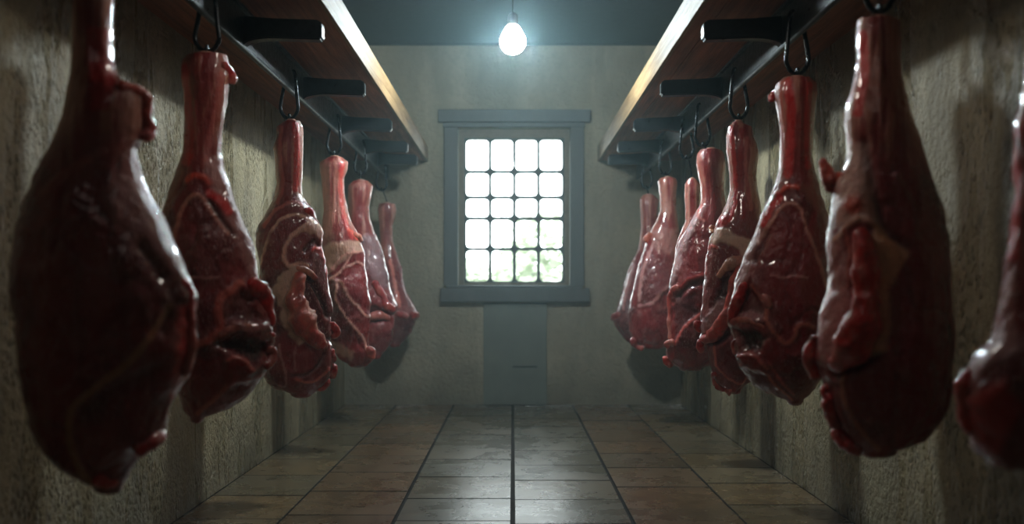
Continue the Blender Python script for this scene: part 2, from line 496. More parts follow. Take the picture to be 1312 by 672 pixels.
class Meat:
    def __init__(s, label, sc, xa, rows, knee, shank_k=.95, body_k=.72, seed=0, nr=190, ns=132, tint=1.0):
        """rows: outline (y, left, right) of the hanging leg, measured at its own depth"""
        s.s, s.seed = sc, seed
        s.A = np.array([xa, F / sc])
        s.R = np.linalg.norm(s.A)
        s.d = s.A / s.R
        s.r = np.array([s.d[1], -s.d[0]])
        rows = np.array(rows, float)
        s.y0, s.y1 = rows[0, 0], rows[-1, 0]
        s.knee = knee
        cap = 5.0 * sc / 300
        ymid = np.linspace(s.y0, s.y1, nr)
        pad = 30
        def crv(col):
            yy = np.linspace(s.y0, s.y1, 900)
            v = np.interp(yy, rows[:, 0], rows[:, col])
            w = max(3, int(900 * (2.2 * sc / 300) / (s.y1 - s.y0)) | 1)
            k = np.hanning(w + 2); k /= k.sum()
            vp = np.pad(v, (len(k) // 2,), mode='edge')
            v = np.convolve(vp, k, 'same')[len(k) // 2: len(k) // 2 + 900]
            return yy, v
        yy, l = crv(1); _, r_ = crv(2)
        # soft copy for the thickness so a ragged edge does not ripple through
        a = (r_ - l) / 2
        w = 121; k = np.hanning(w); k /= k.sum()
        asm = np.convolve(np.pad(a, w // 2, mode='edge'), k, 'same')[w // 2: w // 2 + 900]
        kk = shank_k + (body_k - shank_k) * sstep((yy - knee + 40 * sc / 300) / (90 * sc / 300))
        b = asm * kk
        b = np.minimum(b, a * 1.25)
        s.tab = (yy, l, r_, b)
        # rings with rounded caps
        ys, sc_ = list(ymid), [1.0] * nr
        nc = 9
        top = [(s.y0 - cap * .45 * math.sin(math.pi / 2 * q), math.cos(math.pi / 2 * q) ** .6) for q in np.linspace(0, 1, nc)[1:]]
        capb = cap * 1.3
        bot = [(s.y1 + capb * math.sin(math.pi / 2 * q), math.cos(math.pi / 2 * q) ** .8) for q in np.linspace(0, 1, nc)[1:]]
        ys = [p[0] for p in top[::-1]] + ys + [p[0] for p in bot]
        sc_ = [max(.02, p[1]) for p in top[::-1]] + sc_ + [max(.02, p[1]) for p in bot]
        ys = np.array(ys); sc_ = np.array(sc_)
        L = np.interp(ys, yy, l); Rr = np.interp(ys, yy, r_); B = np.interp(ys, yy, b)
        c, a = (L + Rr) / 2, (Rr - L) / 2 * sc_
        B = B * sc_
        ph = np.linspace(0, 2 * np.pi, ns, endpoint=False)
        e = .92
        cu, su = np.cos(ph), np.sin(ph)
        cu = np.sign(cu) * np.abs(cu) ** e; su = np.sign(su) * np.abs(su) ** e
        px = c[:, None] + a[:, None] * cu[None, :]
        vpx = -B[:, None] * su[None, :]
        py = np.repeat(ys[:, None], ns, 1)
        u, z = s.to_uz(px, py)
        s.P = np.stack([u, vpx / sc, z], -1)
        s.px, s.py = px, py
        s.ns = ns; s.nring = len(ys); s.ys = ys
        N = s.normals(s.P)
        s.N = N
        s.front = sstep((-N[..., 1] + .45) / .75)
        # base colour: muscle, shank membrane, clouds
        q = s.P * np.array([1, 1, 1.0])
        sh = 1 - sstep((py - knee + 25 * sc / 300) / (50 * sc / 300))
        s.sh = sh
        n1 = fbm(q * 7 + seed, seed, 4); n2 = fbm(q * np.array([38, 38, 3.2]) + seed * 3, seed + 5, 4); n3 = fbm(q * 16, seed + 9, 4)
        def mixc(A, Bc, f): return A + (np.asarray(Bc) - A) * f[..., None]
        C = np.broadcast_to(np.array(MUS) * tint, s.P.shape).copy()
        C = mixc(C, DARK, sstep((n1 + .1) / .5) * .8)
        C = mixc(C, MEM, sstep((n3 - .15) / .4) * .35)
        S = np.broadcast_to(np.array(lin(158, 62, 58)), s.P.shape).copy()
        S = mixc(S, lin(204, 140, 122), sstep((n2 - .0) / .2) * .8)
        S = mixc(S, lin(138, 18, 22), sstep((-n2 - .03) / .2) * .9)
        sd = sstep((np.abs(cu)[None, :] + n1 * .3 - .45) / .4)
        S = mixc(S, lin(206, 140, 120), sd * .5)
        C = C * (1 - sh[..., None]) + S * sh[..., None]
        s.C = C
        s.G = np.clip(.12 + .5 * sstep((n1 - .05) / .4), 0, 1) * (1 - sh) + .1
        rid = 1 - np.abs(fbm(q * np.array([9, 9, 5]) + seed * 2, seed + 41, 3)) * 3.2
        fib = fbm(q * np.array([70, 70, 14]) + n1[..., None] * 3, seed + 51, 3)
        k_ = sc / 300
        s.H = ((n3 * 1.2 + n1 * 4.0) * (1 - sh) + n2 * 1.3 * sh + fbm(q * 45, seed + 3, 3) * .45 + (fib * .6 - sstep((rid - .55) / .45) * .9) * (1 - sh)) * k_
        s.C = mixc(s.C, np.array(DARK) * .8, sstep((rid - .6) / .4) * (1 - sh) * .4)
        s.C = mixc(s.C, SIL, sstep((fib - .12) / .3) * (1 - sh) * .22)
        sheath = sstep((fbm(q * np.array([5, 5, 3.5]) + 31 + seed, seed + 61, 4) - .12) / .2)
        s.C = mixc(s.C, lin(150, 84, 84), sheath * (1 - sh) * .28)
        # natural seams everywhere (weak in front, where the drawn seams rule)
        w1 = np.abs(fbm(q * np.array([3.2, 3.2, 2.2]) + 11 + seed, seed + 21, 3))
        seam = (1 - sstep(w1 / .025)) * (1 - sh) * (1 - .75 * s.front)
        s.C = mixc(s.C, SIL, seam * .8); s.H = s.H + seam * 1.0
        s.mixc = mixc
        s.parts = []
        s.label = label
    def to_uz(s, px, py):
        px = np.asarray(px, float); py = np.asarray(py, float)
        k = (px - CX) / F
        t = s.R / (k * s.d[0] + s.d[1])
        u = t * k * s.r[0] + t * s.r[1] - (s.A @ s.r)
        return u, 1 + t * (HY - py) / F
    def normals(s, P):
        du = np.roll(P, -1, 1) - np.roll(P, 1, 1)
        dv = np.gradient(P, axis=0)
        N = np.cross(du, dv)
        N /= np.linalg.norm(N, axis=-1, keepdims=True) + 1e-12
        return N
    # --- sculpting in the leg's own frontal plane (units: pixels of the photo at the leg's depth)
    def _rag(s, px, py, amt):
        return amt * vnoise(np.stack([px * .16 * 300 / s.s, py * .16 * 300 / s.s, px * 0 + s.seed], -1), 5)
    def seam(s, pts, w, color=FAT, h=1.0, op=.9, grain=None):
        h *= .55; w *= .92; op = min(1, op * 1.15); color = tuple(min(1, x * 1.2) for x in color)
        pts = catmull(pts, max(8, len(pts) * 5))
        d = dist_poly(s.px + s._rag(s.px, s.py, 1.0), s.py + s._rag(s.py, s.px, 1.0), pts)
        f = (1 - sstep((d - w * .35) / (w * .65))) * s.front
        s.C = s.mixc(s.C, color, f * op)
        g = np.exp(-(d / w) ** 2) * s.front
        s.H = s.H + h * g
        if grain is not None: s.G = s.G + (grain - s.G) * f
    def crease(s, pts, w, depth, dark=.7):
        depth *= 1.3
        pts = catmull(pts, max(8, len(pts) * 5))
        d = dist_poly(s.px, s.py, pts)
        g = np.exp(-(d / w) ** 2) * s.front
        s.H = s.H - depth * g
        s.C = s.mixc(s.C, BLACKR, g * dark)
    def patch(s, poly, color, h=0.0, soft=4.0, op=1.0, grain=None):
        sd = inside_sd(s.px + s._rag(s.px, s.py, 2.0), s.py + s._rag(s.py, s.px, 2.0), poly)
        f = sstep((sd + soft * .5) / soft) * s.front
        if color is not None: s.C = s.mixc(s.C, color, f * op)
        s.H = s.H + h * sstep((sd + soft) / (2 * soft)) * s.front
        if grain is not None: s.G = s.G + (grain - s.G) * f
    def blob(s, x, y, r, h, color=None, op=.8, ry=None):
        ry = ry or r
        q = ((s.px - x) / r) ** 2 + ((s.py - y) / ry) ** 2
        g = np.exp(-q * 1.2) * s.front
        s.H = s.H + h * g
        if color is not None: s.C = s.mixc(s.C, color, sstep(g * 1.6) * op)
    def surf(s, px, py):
        yy, l, r_, b = s.tab
        L, Rr, B = np.interp(py, yy, l), np.interp(py, yy, r_), np.interp(py, yy, b)
        x = np.clip((px - (L + Rr) / 2) / ((Rr - L) / 2 + 1e-6), -1, 1)
        return -B * np.sqrt(np.clip(1 - x * x, 0, 1)) / s.s
    def flap(s, name, pts, color, tip=None, flat=.75, lift=.25, edge=None, n=46, m=20, noise=.18, grain=.25, label=None):
        """a fold of meat: pts (x, y, radius)"""
        p = catmull(pts, n)
        u, z = s.to_uz(p[:, 0], p[:, 1])
        v = s.surf(p[:, 0], p[:, 1])
        k = np.hanning(9); k /= k.sum()
        v = np.convolve(np.pad(v, 4, mode='edge'), k, 'valid')
        r = p[:, 2] / s.s
        q = np.linspace(0, 1, n)
        L = np.cumsum(np.r_[0, np.hypot(np.diff(u), np.diff(z))])
        endr = np.minimum(L / (r[0] * .9 + 1e-6), (L[-1] - L) / (r[-1] * .9 + 1e-6))
        r = r * np.sqrt(np.clip(1 - (1 - np.clip(endr, 0, 1)) ** 2, .02, 1))
        v = v - r * (lift * .75 - .12)
        r = r * (1 + .22 * vnoise(np.stack([L * 22, L * 0 + s.seed, L * 0], -1), 71))
        tu, tz = np.gradient(u), np.gradient(z)
        tl = np.hypot(tu, tz) + 1e-9
        su, sz = tz / tl, -tu / tl
        a = np.linspace(0, 2 * np.pi, m, endpoint=False)
        ca, sa = np.cos(a), np.sin(a)
        P = np.zeros((n, m, 3))
        P[..., 0] = u[:, None] + su[:, None] * r[:, None] * ca
        P[..., 2] = z[:, None] + sz[:, None] * r[:, None] * ca
        P[..., 1] = v[:, None] - r[:, None] * flat * sa
        nz = fbm(P * 28 + s.seed, s.seed + 31, 3)
        cen = np.stack([u, v, z], -1)[:, None, :]
        nb = fbm(P * 70, s.seed + 37, 2)
        P = cen + (P - cen) * (1 + noise * 2.0 * nz + .07 * nb)[..., None]
        N = -s.normals(P)
        if np.mean(np.sum(N * (P - cen), -1)) < 0: N = -N
        C = np.broadcast_to(np.array(color), P.shape).copy()
        if tip is not None:
            C = s.mixc(C, tip, np.repeat(sstep((q - .45) / .5)[:, None], m, 1))
        if edge is not None:
            C = s.mixc(C, edge, np.broadcast_to(sstep((np.abs(ca) - .72) / .25)[None], (n, m)) * .8)
        st = fbm(P * np.array([40, 40, 16]), s.seed + 43, 3)
        C = s.mixc(C, np.array(color) * .5, sstep((nz - .0) / .4) * .6)
        C = s.mixc(C, lin(206, 140, 122), sstep((st - .08) / .25) * .35)
        C = s.mixc(C, DARK, sstep((-st - .1) / .25) * .4)
        
        G = np.full((n, m), grain)
        s.parts.append((name, P, N, C, G, label))
    def build(s, group, cat='meat', name='hanging_beef'):
        P = s.P + s.N * (s.H / s.s)[..., None] * np.clip(1 - np.abs(np.linspace(-1, 1, s.nring)) ** 30, 0, 1)[:, None, None]
        N = s.normals(P)
        cen = P.mean(1, keepdims=True)
        if np.mean(np.sum(N * (P - cen), -1)) < 0: N = -N
        zb = P[..., 2].min()
        root = link(name, None, label=s.label, cat=cat, group=group)
        root.location = (s.A[0], s.A[1], zb)
        root.rotation_euler = (0, 0, math.atan2(s.r[1], s.r[0]))
        off = np.array([0, 0, zb])
        k = int(np.argmin(np.abs(s.ys - s.knee)))
        s.grid('shank', P[:k + 1] - off, N[:k + 1], s.C[:k + 1], s.G[:k + 1], root, cap0=True)
        h = s.grid('thigh', P[k:] - off, N[k:], s.C[k:], s.G[k:], root, cap1=True)
        for nm, p, n_, c, g, lb in s.parts:
            s.grid(nm, p - off, n_, c, g, root, cap0=True, cap1=True, label=lb)
        # sawn bone showing at the cut end
        top = P[9]
        c = top.mean(0) - off
        rad = .5 * min(np.ptp(top[:, 0]), np.ptp(top[:, 1])) * .46
        zt = P[0].mean(0)[2] - off[2]
        bm = bmesh.new()
        add_tube(bm, [(c[0], c[1], zt - .02), (c[0], c[1], zt + .004), (c[0], c[1], zt + .008)], [rad, rad, rad * .8], 20)
        bm_obj('bone_end', bm, M['bone'], root, label='pale sawn bone end')
        s.root = root
        s.topz = zt + zb
        cw = s.r * c[0] + s.d * c[1] + s.A
        s.top = (cw[0], cw[1], s.topz)
        return s
    def grid(s, name, P, N, C, G, root, cap0=False, cap1=False, label=None):
        n, m = P.shape[:2]
        V = P.reshape(-1, 3)
        i = np.arange(n - 1)[:, None] * m; j = np.arange(m)[None]; j2 = (j + 1) % m
        Fq = np.stack([i + j, i + j2, i + m + j2, i + m + j], -1).reshape(-1, 4).tolist()
        # orientation: make faces agree with the normals
        q = Fq[len(Fq) // 2 + m // 4]
        fn = np.cross(V[q[1]] - V[q[0]], V[q[2]] - V[q[0]])
        if fn @ N.reshape(-1, 3)[q[0]] < 0: Fq = [x[::-1] for x in Fq]; flip = True
        else: flip = False
        if cap0: Fq.append(list(range(m)) if flip else list(range(m))[::-1])
        if cap1:
            e = list(range((n - 1) * m, n * m)); Fq.append(e[::-1] if flip else e)
        me = bpy.data.meshes.new(name)
        me.from_pydata(V.tolist(), [], Fq)
        ca = me.color_attributes.new('Col', 'FLOAT_COLOR', 'POINT')
        rgba = np.concatenate([np.clip(C.reshape(-1, 3), 0, 1), np.clip(G.reshape(-1, 1), 0, 1)], 1)
        ca.data.foreach_set('color', rgba.astype(np.float32).ravel())
        me.polygons.foreach_set('use_smooth', [True] * len(me.polygons))
        me.update()
        me.normals_split_custom_set_from_vertices(N.reshape(-1, 3).tolist())
        return link(name, me, [M['meat']], root, label=label)

GL = 'raw meat legs hanging along the left wall'
GR = 'raw meat legs hanging along the right wall'
LEGS = []

# ---- left row, nearest first
m = Meat('huge dark blurred leg in the left foreground, nearest of the left row', 495, -1.085,
  [(-24, 92, 147), (0, 92, 146), (50, 93, 144), (80, 90.5, 146), (95, 89.5, 150), (104, 87.5, 156), (112, 86, 170), (118, 85, 182), (124, 84, 188), (135, 82, 188), (150, 78.5, 186), (170, 70.5, 186), (184, 63, 182), (195, 58, 175),
   (210, 50, 180), (230, 40.5, 188), (250, 33, 196), (270, 26, 206), (300, 18, 219), (330, 13.5, 231), (350, 12, 237), (370, 12, 245), (380, 12.5, 250), (400, 14, 247), (430, 17, 249), (450, 18, 251),
   (480, 21, 242), (500, 24, 229), (520, 28, 219), (545, 36, 214), (560, 42, 211), (580, 54, 186), (600, 74, 170), (615, 101, 160), (622, 120, 156)], 185, seed=1, nr=210, ns=150)
m.seam([(214, 392), (188, 429), (163, 459), (119, 493), (94, 518), (91, 557), (104, 597), (119, 619)], 7, lin(176, 124, 92), 2.5)
m.seam([(60, 250), (90, 225), (130, 200), (152, 190)], 9, MEM, 2)
m.patch([(128, 250), (160, 210), (176, 215), (200, 270), (222, 320), (236, 360), (205, 350), (170, 320), (140, 290)], SIL, 2, 14, .55)
m.patch([(225, 395), (258, 380), (258, 470), (238, 500), (215, 515), (224, 450)], RED, 1, 10, .9, .1)  # red band paints the glow of backlight through the thin right edge
m.patch([(110, 40), (150, 40), (146, 110), (140, 150), (118, 150)], RED, 0, 8, .7)
m.blob(150, 200, 26, 4, MEM, .4); m.crease([(178, 320), (215, 375), (205, 420)], 8, 4, .4)
m.crease([(110, 520), (150, 490), (200, 470)], 10, 4, .4)
m.flap('knuckle', [(150, 118, 8), (165, 120, 9), (180, 126, 13), (184, 138, 13), (183, 152, 12), (185, 168, 13), (178, 182, 10)], ORG, RED, .9, 0, n=40)
m.flap('meat_flap', [(224, 360, 10), (238, 376, 10), (236, 400, 10), (240, 440, 9), (232, 480, 9)], RED, PINK, .8, .1, grain=.1)
m.flap('ragged_edge', [(170, 572, 10), (192, 562, 11), (212, 550, 10)], RED, PINK, .9, .2)
m.flap('ragged_edge', [(120, 608, 10), (138, 616, 10), (152, 612, 9)], RED, None, .9, .0)
LEGS.append(m.build(GL))

m = Meat('dark red leg with a thick smooth shank, second from the front in the left row', 361, -1.085,
  [(73, 239, 291), (80, 233, 293), (100, 232, 294), (115, 235, 293), (130, 236, 291), (150, 237, 287), (170, 236, 284), (195, 234.5, 283.5), (215, 227, 286.5), (235, 220, 293), (255, 213, 299), (275, 207, 307),
   (300, 205, 317), (320, 205, 324), (340, 208, 329), (360, 211, 334), (375, 213, 339), (400, 216, 346), (425, 219, 348), (435, 220, 351), (450, 222, 349), (465, 223, 347), (480, 224, 339), (500, 226, 325),
   (515, 229, 310), (525, 232, 292), (531, 237, 272), (535, 243, 262)], 222, seed=2, nr=210, ns=150)
m.seam([(236, 90), (240, 130), (244, 170), (240, 210)], 9, RED, .5, .75)
m.seam([(283, 100), (278, 140), (268, 180), (262, 215)], 7, PINK, .8, .5)
m.seam([(228, 222), (220, 245), (207, 280), (204, 305)], 13, lin(160, 96, 78), .5, .85)
m.seam([(240, 234), (250, 228), (262, 231), (268, 238)], 6, ORG, 2.5)
m.patch([(262, 212), (284, 205), (300, 255), (318, 300), (332, 358), (318, 352), (300, 312), (286, 280), (268, 243)], SIL, 1.5, 8, .75, .3)
m.seam([(268, 250), (282, 262), (290, 275)], 8, RED, 1, .8)
m.seam([(222, 318), (224, 309), (230, 283), (238, 264), (249, 254), (259, 256), (267, 267), (278, 283), (291, 301)], 4.5, lin(196, 130, 116), 1.8)
m.crease([(268, 262), (283, 285), (297, 302)], 3.5, 2.5)
m.seam([(247, 356), (262, 357), (280, 356)], 2.5, SIL, .6)
m.seam([(308, 362), (294, 372), (281, 384), (280, 405), (282, 420), (270, 432), (254, 440)], 8, lin(190, 96, 84), 2.5)
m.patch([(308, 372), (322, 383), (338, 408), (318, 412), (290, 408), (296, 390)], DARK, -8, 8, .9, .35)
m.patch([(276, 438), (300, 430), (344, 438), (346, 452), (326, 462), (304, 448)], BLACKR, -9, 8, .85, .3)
m.patch([(294, 410), (340, 412), (346, 424), (318, 424), (290, 420)], SIL, 2, 5, .7, 1)
m.seam([(292, 488), (281, 502), (266, 516), (253, 528)], 5, lin(180, 92, 80), 1.5)
m.seam([(345, 478), (322, 482), (296, 488)], 4, PINK, 1, .6)
m.flap('meat_flap', [(316, 360, 6), (328, 370, 11), (338, 386, 11), (344, 404, 9), (346, 420, 7)], RED, RED, .8, .2, PINK, grain=.1)
m.flap('meat_fold', [(278, 430, 3), (292, 422, 4.5), (310, 417, 5), (330, 421, 5), (345, 430, 6.5), (350, 435, 6)], lin(186, 104, 90), RED, .7, .2, grain=.5)
m.patch([(292, 458), (300, 452), (316, 462), (324, 472), (312, 486), (294, 490), (284, 478)], lin(150, 26, 28), 5, 8, .85, .15)
m.seam([(291, 459), (300, 453), (312, 460), (322, 470)], 3, lin(200, 110, 100), 3)
m.crease([(288, 440), (306, 446), (326, 448)], 4, 4, .5)
m.flap('ragged_edge', [(336, 470, 5), (344, 462, 7), (347, 452, 7), (342, 444, 5)], lin(166, 36, 36), PINK, .8, .0, n=30)
m.flap('ragged_edge', [(284, 84, 5), (291, 92, 6), (297, 100, 6), (293, 107, 5)], RED, PINK, .9, .0, n=24)
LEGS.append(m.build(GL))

m = Meat('leg with a pale folded fat flap, third from the front in the left row', 264, -1.085,
  [(157, 362, 385), (163, 354, 388.5), (175, 355, 388.5), (190, 350, 388), (198, 352, 388), (205, 353, 387.5), (225, 354, 387), (235, 355, 386), (250, 352.5, 387), (260, 349, 393), (270, 343, 402), (280, 338, 405), (290, 331, 411),
   (300, 329, 413), (315, 328, 413), (330, 330, 417), (345, 331, 419), (360, 331.6, 421), (380, 332, 424), (400, 333, 426), (412, 333, 424), (430, 334, 424), (440, 334, 425), (455, 335, 426), (465, 335.5, 427),
   (480, 336, 424), (490, 341, 420), (498, 350, 412), (503, 363, 404), (505, 372, 400)], 262, seed=3, nr=210, ns=150)
m.seam([(360, 165), (359, 200), (362, 240), (356, 262)], 4, PINK, .6, .7)
m.seam([(378, 162), (380, 200), (378, 245)], 6, RED, .6, .7, .6)
m.seam([(339, 292), (346, 280), (355, 270), (374, 261), (386, 264)], 3.5, PINK, 1.2)
m.seam([(333, 340), (341, 315), (353, 290), (366, 280), (382, 277), (395, 284)], 3, FAT, 1.2)
m.patch([(345, 300), (366, 283), (385, 281), (392, 288), (372, 302), (362, 325), (366, 342), (350, 350), (340, 340)], lin(140, 40, 44), .5, 5, .6, .7)
m.seam([(413, 312), (413, 300), (401, 285), (389, 292), (374, 303), (365, 321), (365, 335), (372, 342), (384, 338), (393, 342)], 4, FAT, 2)
m.patch([(388, 293), (401, 284), (411, 294), (413, 309), (404, 303), (390, 299), (376, 305)], FAT, 1, 4, .9, .1)
m.patch([(372, 312), (390, 302), (404, 308), (400, 325), (388, 335), (372, 336)], lin(150, 50, 54), 1, 5, .8, 1)
m.crease([(390, 322), (402, 310), (408, 316)], 3, 2.5)
m.seam([(398, 322), (406, 318), (413, 322), (417, 335), (419, 350)], 3.2, lin(200, 60, 56), 2)
m.patch([(402, 325), (414, 330), (419, 365), (422, 400), (412, 392), (398, 362), (398, 340)], lin(110, 40, 46), -1, 5, .9, 1)
m.patch([(388, 362), (398, 372), (412, 400), (424, 440), (406, 432), (396, 408)], lin(96, 36, 44), -4, 5, .9, 1)
m.crease([(392, 355), (404, 370), (414, 388), (420, 405)], 4, 4)
m.patch([(372, 342), (386, 344), (374, 362), (368, 392), (374, 412), (384, 428), (392, 436), (383, 441), (372, 429), (361, 413), (361, 392), (349, 374), (361, 352)], CREAM, 2, 4, .95, .05)
m.seam([(358, 440), (360, 456), (366, 474), (366, 491), (358, 492)], 2.2, SIL, .8, .7)
m.seam([(378, 443), (377, 460), (378, 472)], 2, SIL, .8, .6)
m.crease([(374, 480), (392, 478), (408, 466), (414, 452)], 2.5, 2, .5)
m.seam([(378, 483), (398, 488), (414, 478), (420, 470)], 3, PINK, 1.5)
m.seam([(331, 300), (329, 320), (331, 350), (333, 400)], 2.5, SIL, .3, .5)
m.flap('fat_flap', [(384, 348, 11), (382, 362, 11), (379, 380, 12.5), (382, 398, 14.5), (388, 414, 15), (398, 428, 12), (409, 438, 10), (418, 446, 7)], lin(214, 96, 82), RED, .75, .6, CREAM, grain=.2, label='pinkish fold of fat with cream edge')
m.flap('meat_fold', [(378, 345, 4), (388, 346, 5), (398, 352, 5), (406, 360, 4)], lin(222, 150, 122), PINK, .8, .8, n=30)
m.flap('knuckle', [(389, 270, 5), (396, 273, 7), (401, 277, 5)], RED, RED, .9, .2, n=24)
m.flap('ragged_edge', [(420, 414, 6), (427, 420, 7), (431, 427, 6.5), (426, 434, 5)], RED, ORG, .9, .0, n=30)
for q in ([(424, 446, 4), (425, 456, 6), (427, 466, 5)], [(427, 466, 5), (427, 476, 6.5), (423, 486, 5)], [(421, 484, 5), (415, 494, 6.5), (406, 499, 5)]):
    m.flap('ragged_edge', q, lin(186, 44, 46), PINK, .9, .0, n=26, noise=.3, grain=.5)
LEGS.append(m.build(GL))

m = Meat('pinkish leg webbed with pale fat seams, fourth from the front in the left row', 211, -1.085,
  [(203, 419, 440), (208, 410, 446), (218, 410, 445), (230, 412, 440.5), (250, 413.5, 442), (270, 414.5, 446), (285, 413, 450), (297, 413, 457), (305, 412, 461), (312, 411, 462), (325, 410, 467), (345, 408, 468), (365, 408, 472), (385, 410, 474.5),
   (405, 412, 475), (425, 416, 474), (440, 422, 473), (450, 427, 478), (458, 431, 479), (464, 438, 477), (467, 445, 472)], 308, seed=4, nr=170, ns=120)
m.seam([(438, 212), (436, 250), (442, 285), (450, 305)], 5, RED, .8, .5); m.seam([(446, 295), (455, 303), (460, 306)], 4, ORG, 1)
m.seam([(418, 212), (420, 260), (418, 300)], 7, lin(190, 120, 110), .4, .7)
m.patch([(414, 318), (430, 312), (447, 308), (462, 310), (465, 322), (447, 328), (430, 344), (416, 352)], lin(214, 168, 146), 1, 5, .85, .1)
for p in ([(412, 352), (422, 348), (440, 329), (462, 323)], [(414, 362), (423, 359), (440, 345), (458, 337), (466, 340)], [(440, 345), (446, 332), (452, 322)],
          [(424, 359), (431, 362), (431, 386), (447, 411), (462, 429), (470, 446)], [(434, 360), (440, 366), (447, 382), (459, 393), (467, 404), (474, 406)]):
    m.seam(p, 2.4, lin(214, 160, 146), 1.2)
m.patch([(440, 362), (466, 345), (472, 390), (462, 392), (448, 380)], lin(150, 44, 50), 1.5, 5, .7, .4)
m.patch([(416, 436), (436, 440), (455, 452), (450, 462), (430, 452)], CREAM, .5, 6, .6, .1)
m.flap('knuckle', [(452, 300, 5), (459, 305, 5), (461, 312, 4)], lin(220, 130, 106), PINK, .9, .1, n=24)
m.flap('ragged_edge', [(470, 444, 5), (475, 452, 5.5), (474, 461, 4.5)], lin(206, 96, 84), None, .9, .1, n=24)
LEGS.append(m.build(GL))

m = Meat('leg with a glossy silver membrane, fifth from the front in the left row', 180, -1.085,
  [(233, 452, 473), (238, 446, 478), (246, 446, 477), (256, 446, 475), (265, 446, 473), (280, 446, 474), (295, 447, 479), (310, 448, 485), (330, 448, 491), (350, 447, 497), (370, 447, 500), (385, 447, 506), (393, 448, 511), (402, 449, 506),
   (420, 450, 505), (440, 455, 502), (452, 463, 494), (457, 472, 488)], 300, seed=5, nr=140, ns=100)
m.patch([(462, 305), (482, 302), (492, 350), (498, 372), (480, 365), (466, 340)], lin(176, 140, 144), 1.5, 6, .8, .1)
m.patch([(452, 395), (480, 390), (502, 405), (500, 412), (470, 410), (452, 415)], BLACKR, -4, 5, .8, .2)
m.blob(490, 428, 14, 3, lin(120, 50, 56), .5)
m.flap('meat_fold', [(478, 360, 4), (488, 376, 5), (496, 392, 6), (507, 396, 5)], lin(190, 60, 62), RED, .8, .2, n=30)
m.flap('meat_fold', [(470, 408, 4), (484, 404, 5), (500, 408, 5)], PINK, None, .8, .2, n=24)
LEGS.append(m.build(GL))

m = Meat('small hazy leg nearest the back wall, last in the left row', 155, -1.045,
  [(262, 486, 506), (268, 484, 508), (280, 485, 506), (290, 486, 502.5), (310, 487, 503.5), (330, 486, 510), (345, 484, 516), (360, 482, 517), (380, 481, 524), (393, 481, 531), (405, 482, 537), (412, 483, 533),
   (425, 486, 528), (436, 491, 519), (442, 497, 512)], 328, seed=6, nr=130, ns=96)
m.seam([(500, 335), (506, 365), (512, 392)], 4, lin(214, 120, 104), 1.5); m.patch([(494, 408), (530, 408), (520, 440), (500, 440)], DARK, -1, 5, .8)
m.seam([(488, 340), (494, 380), (500, 405)], 3, SIL, 1)
for q in ([(508, 400, 4), (516, 404, 4.5), (524, 405, 4)], [(524, 402, 4), (532, 404, 5), (538, 406, 3.5)]):
    m.flap('ragged_edge', q, lin(190, 60, 60), PINK, .9, .2, n=22)
LEGS.append(m.build(GL))

# ---- right row, nearest first
m = Meat('blurred leg cut off at the far right, nearest of the right row', 571, 1.2,
  [(-85, 1316, 1372), (0, 1317, 1371), (60, 1314, 1372), (110, 1310, 1376), (150, 1303, 1380), (190, 1299, 1388), (250, 1296, 1398), (300, 1294, 1410), (340, 1287, 1420), (380, 1280, 1426), (400, 1277, 1428), (425, 1274, 1430), (440, 1268, 1430),
   (455, 1253, 1430), (470, 1242, 1428), (490, 1232, 1426), (510, 1230, 1424), (530, 1233, 1418), (550, 1237, 1408), (570, 1243, 1390), (580, 1249, 1375), (588, 1262, 1350)], 170, seed=7, nr=190, ns=130)
m.patch([(1285, 330), (1300, 320), (1305, 440), (1270, 470), (1236, 500), (1240, 470)], SIL, 2, 12, .6, .4)
m.seam([(1298, 190), (1304, 260), (1298, 330)], 10, RED, 1, .8); m.blob(1300, 165, 18, 5, RED, .7)
m.patch([(1236, 510), (1290, 480), (1312, 520), (1280, 580), (1248, 575)], RED, 3, 14, .7, .1)
m.flap('ragged_edge', [(1250, 470, 12), (1240, 495, 13), (1240, 525, 12), (1248, 555, 12)], RED, None, .9, .0)
LEGS.append(m.build(GR))

m = Meat('big leg with a long red flap and orange nub, second in the right row', 433, 1.087,
  [(28, 1098, 1154), (50, 1097, 1155), (75, 1098, 1155), (100, 1095, 1156.5), (120, 1089, 1161), (135, 1084, 1165.5), (145, 1082, 1167), (160, 1081, 1172), (180, 1084, 1180), (195, 1085, 1185), (210, 1083, 1189.5), (230, 1076, 1194), (255, 1069, 1202),
   (275, 1065, 1206.5), (300, 1060, 1213), (325, 1059, 1216), (340, 1061, 1219), (370, 1059, 1221), (390, 1052, 1222), (410, 1048, 1222.5), (430, 1045, 1222.5), (460, 1045, 1221.5), (488, 1052, 1222), (500, 1057, 1223), (520, 1060, 1219),
   (540, 1068, 1209), (555, 1074, 1193), (565, 1080, 1183), (574, 1090, 1168), (578, 1100, 1150)], 205, seed=8, nr=210, ns=150)
m.seam([(1105, 50), (1108, 100), (1100, 150)], 10, RED, .5, .8); m.seam([(1099, 50), (1095, 110), (1086, 140)], 4, lin(206, 150, 150), .5, .8)
m.patch([(1082, 185), (1112, 190), (1120, 250), (1126, 290), (1100, 285), (1070, 295), (1074, 240)], lin(222, 172, 160), 1, 10, .95, .4)
m.patch([(1118, 286), (1149, 313), (1166, 326), (1149, 352), (1138, 372), (1140, 414), (1136, 446), (1119, 454), (1116, 400), (1118, 340)], lin(226, 170, 130), 1.5, 7, 1.0, .0)
m.patch([(1062, 300), (1080, 310), (1090, 340), (1090, 400), (1084, 440), (1062, 470), (1044, 450), (1050, 400), (1058, 370)], lin(206, 132, 132), 1, 8, .95, 1)
m.seam([(1074, 308), (1086, 293), (1101, 283), (1117, 287)], 4.5, FAT, 3)
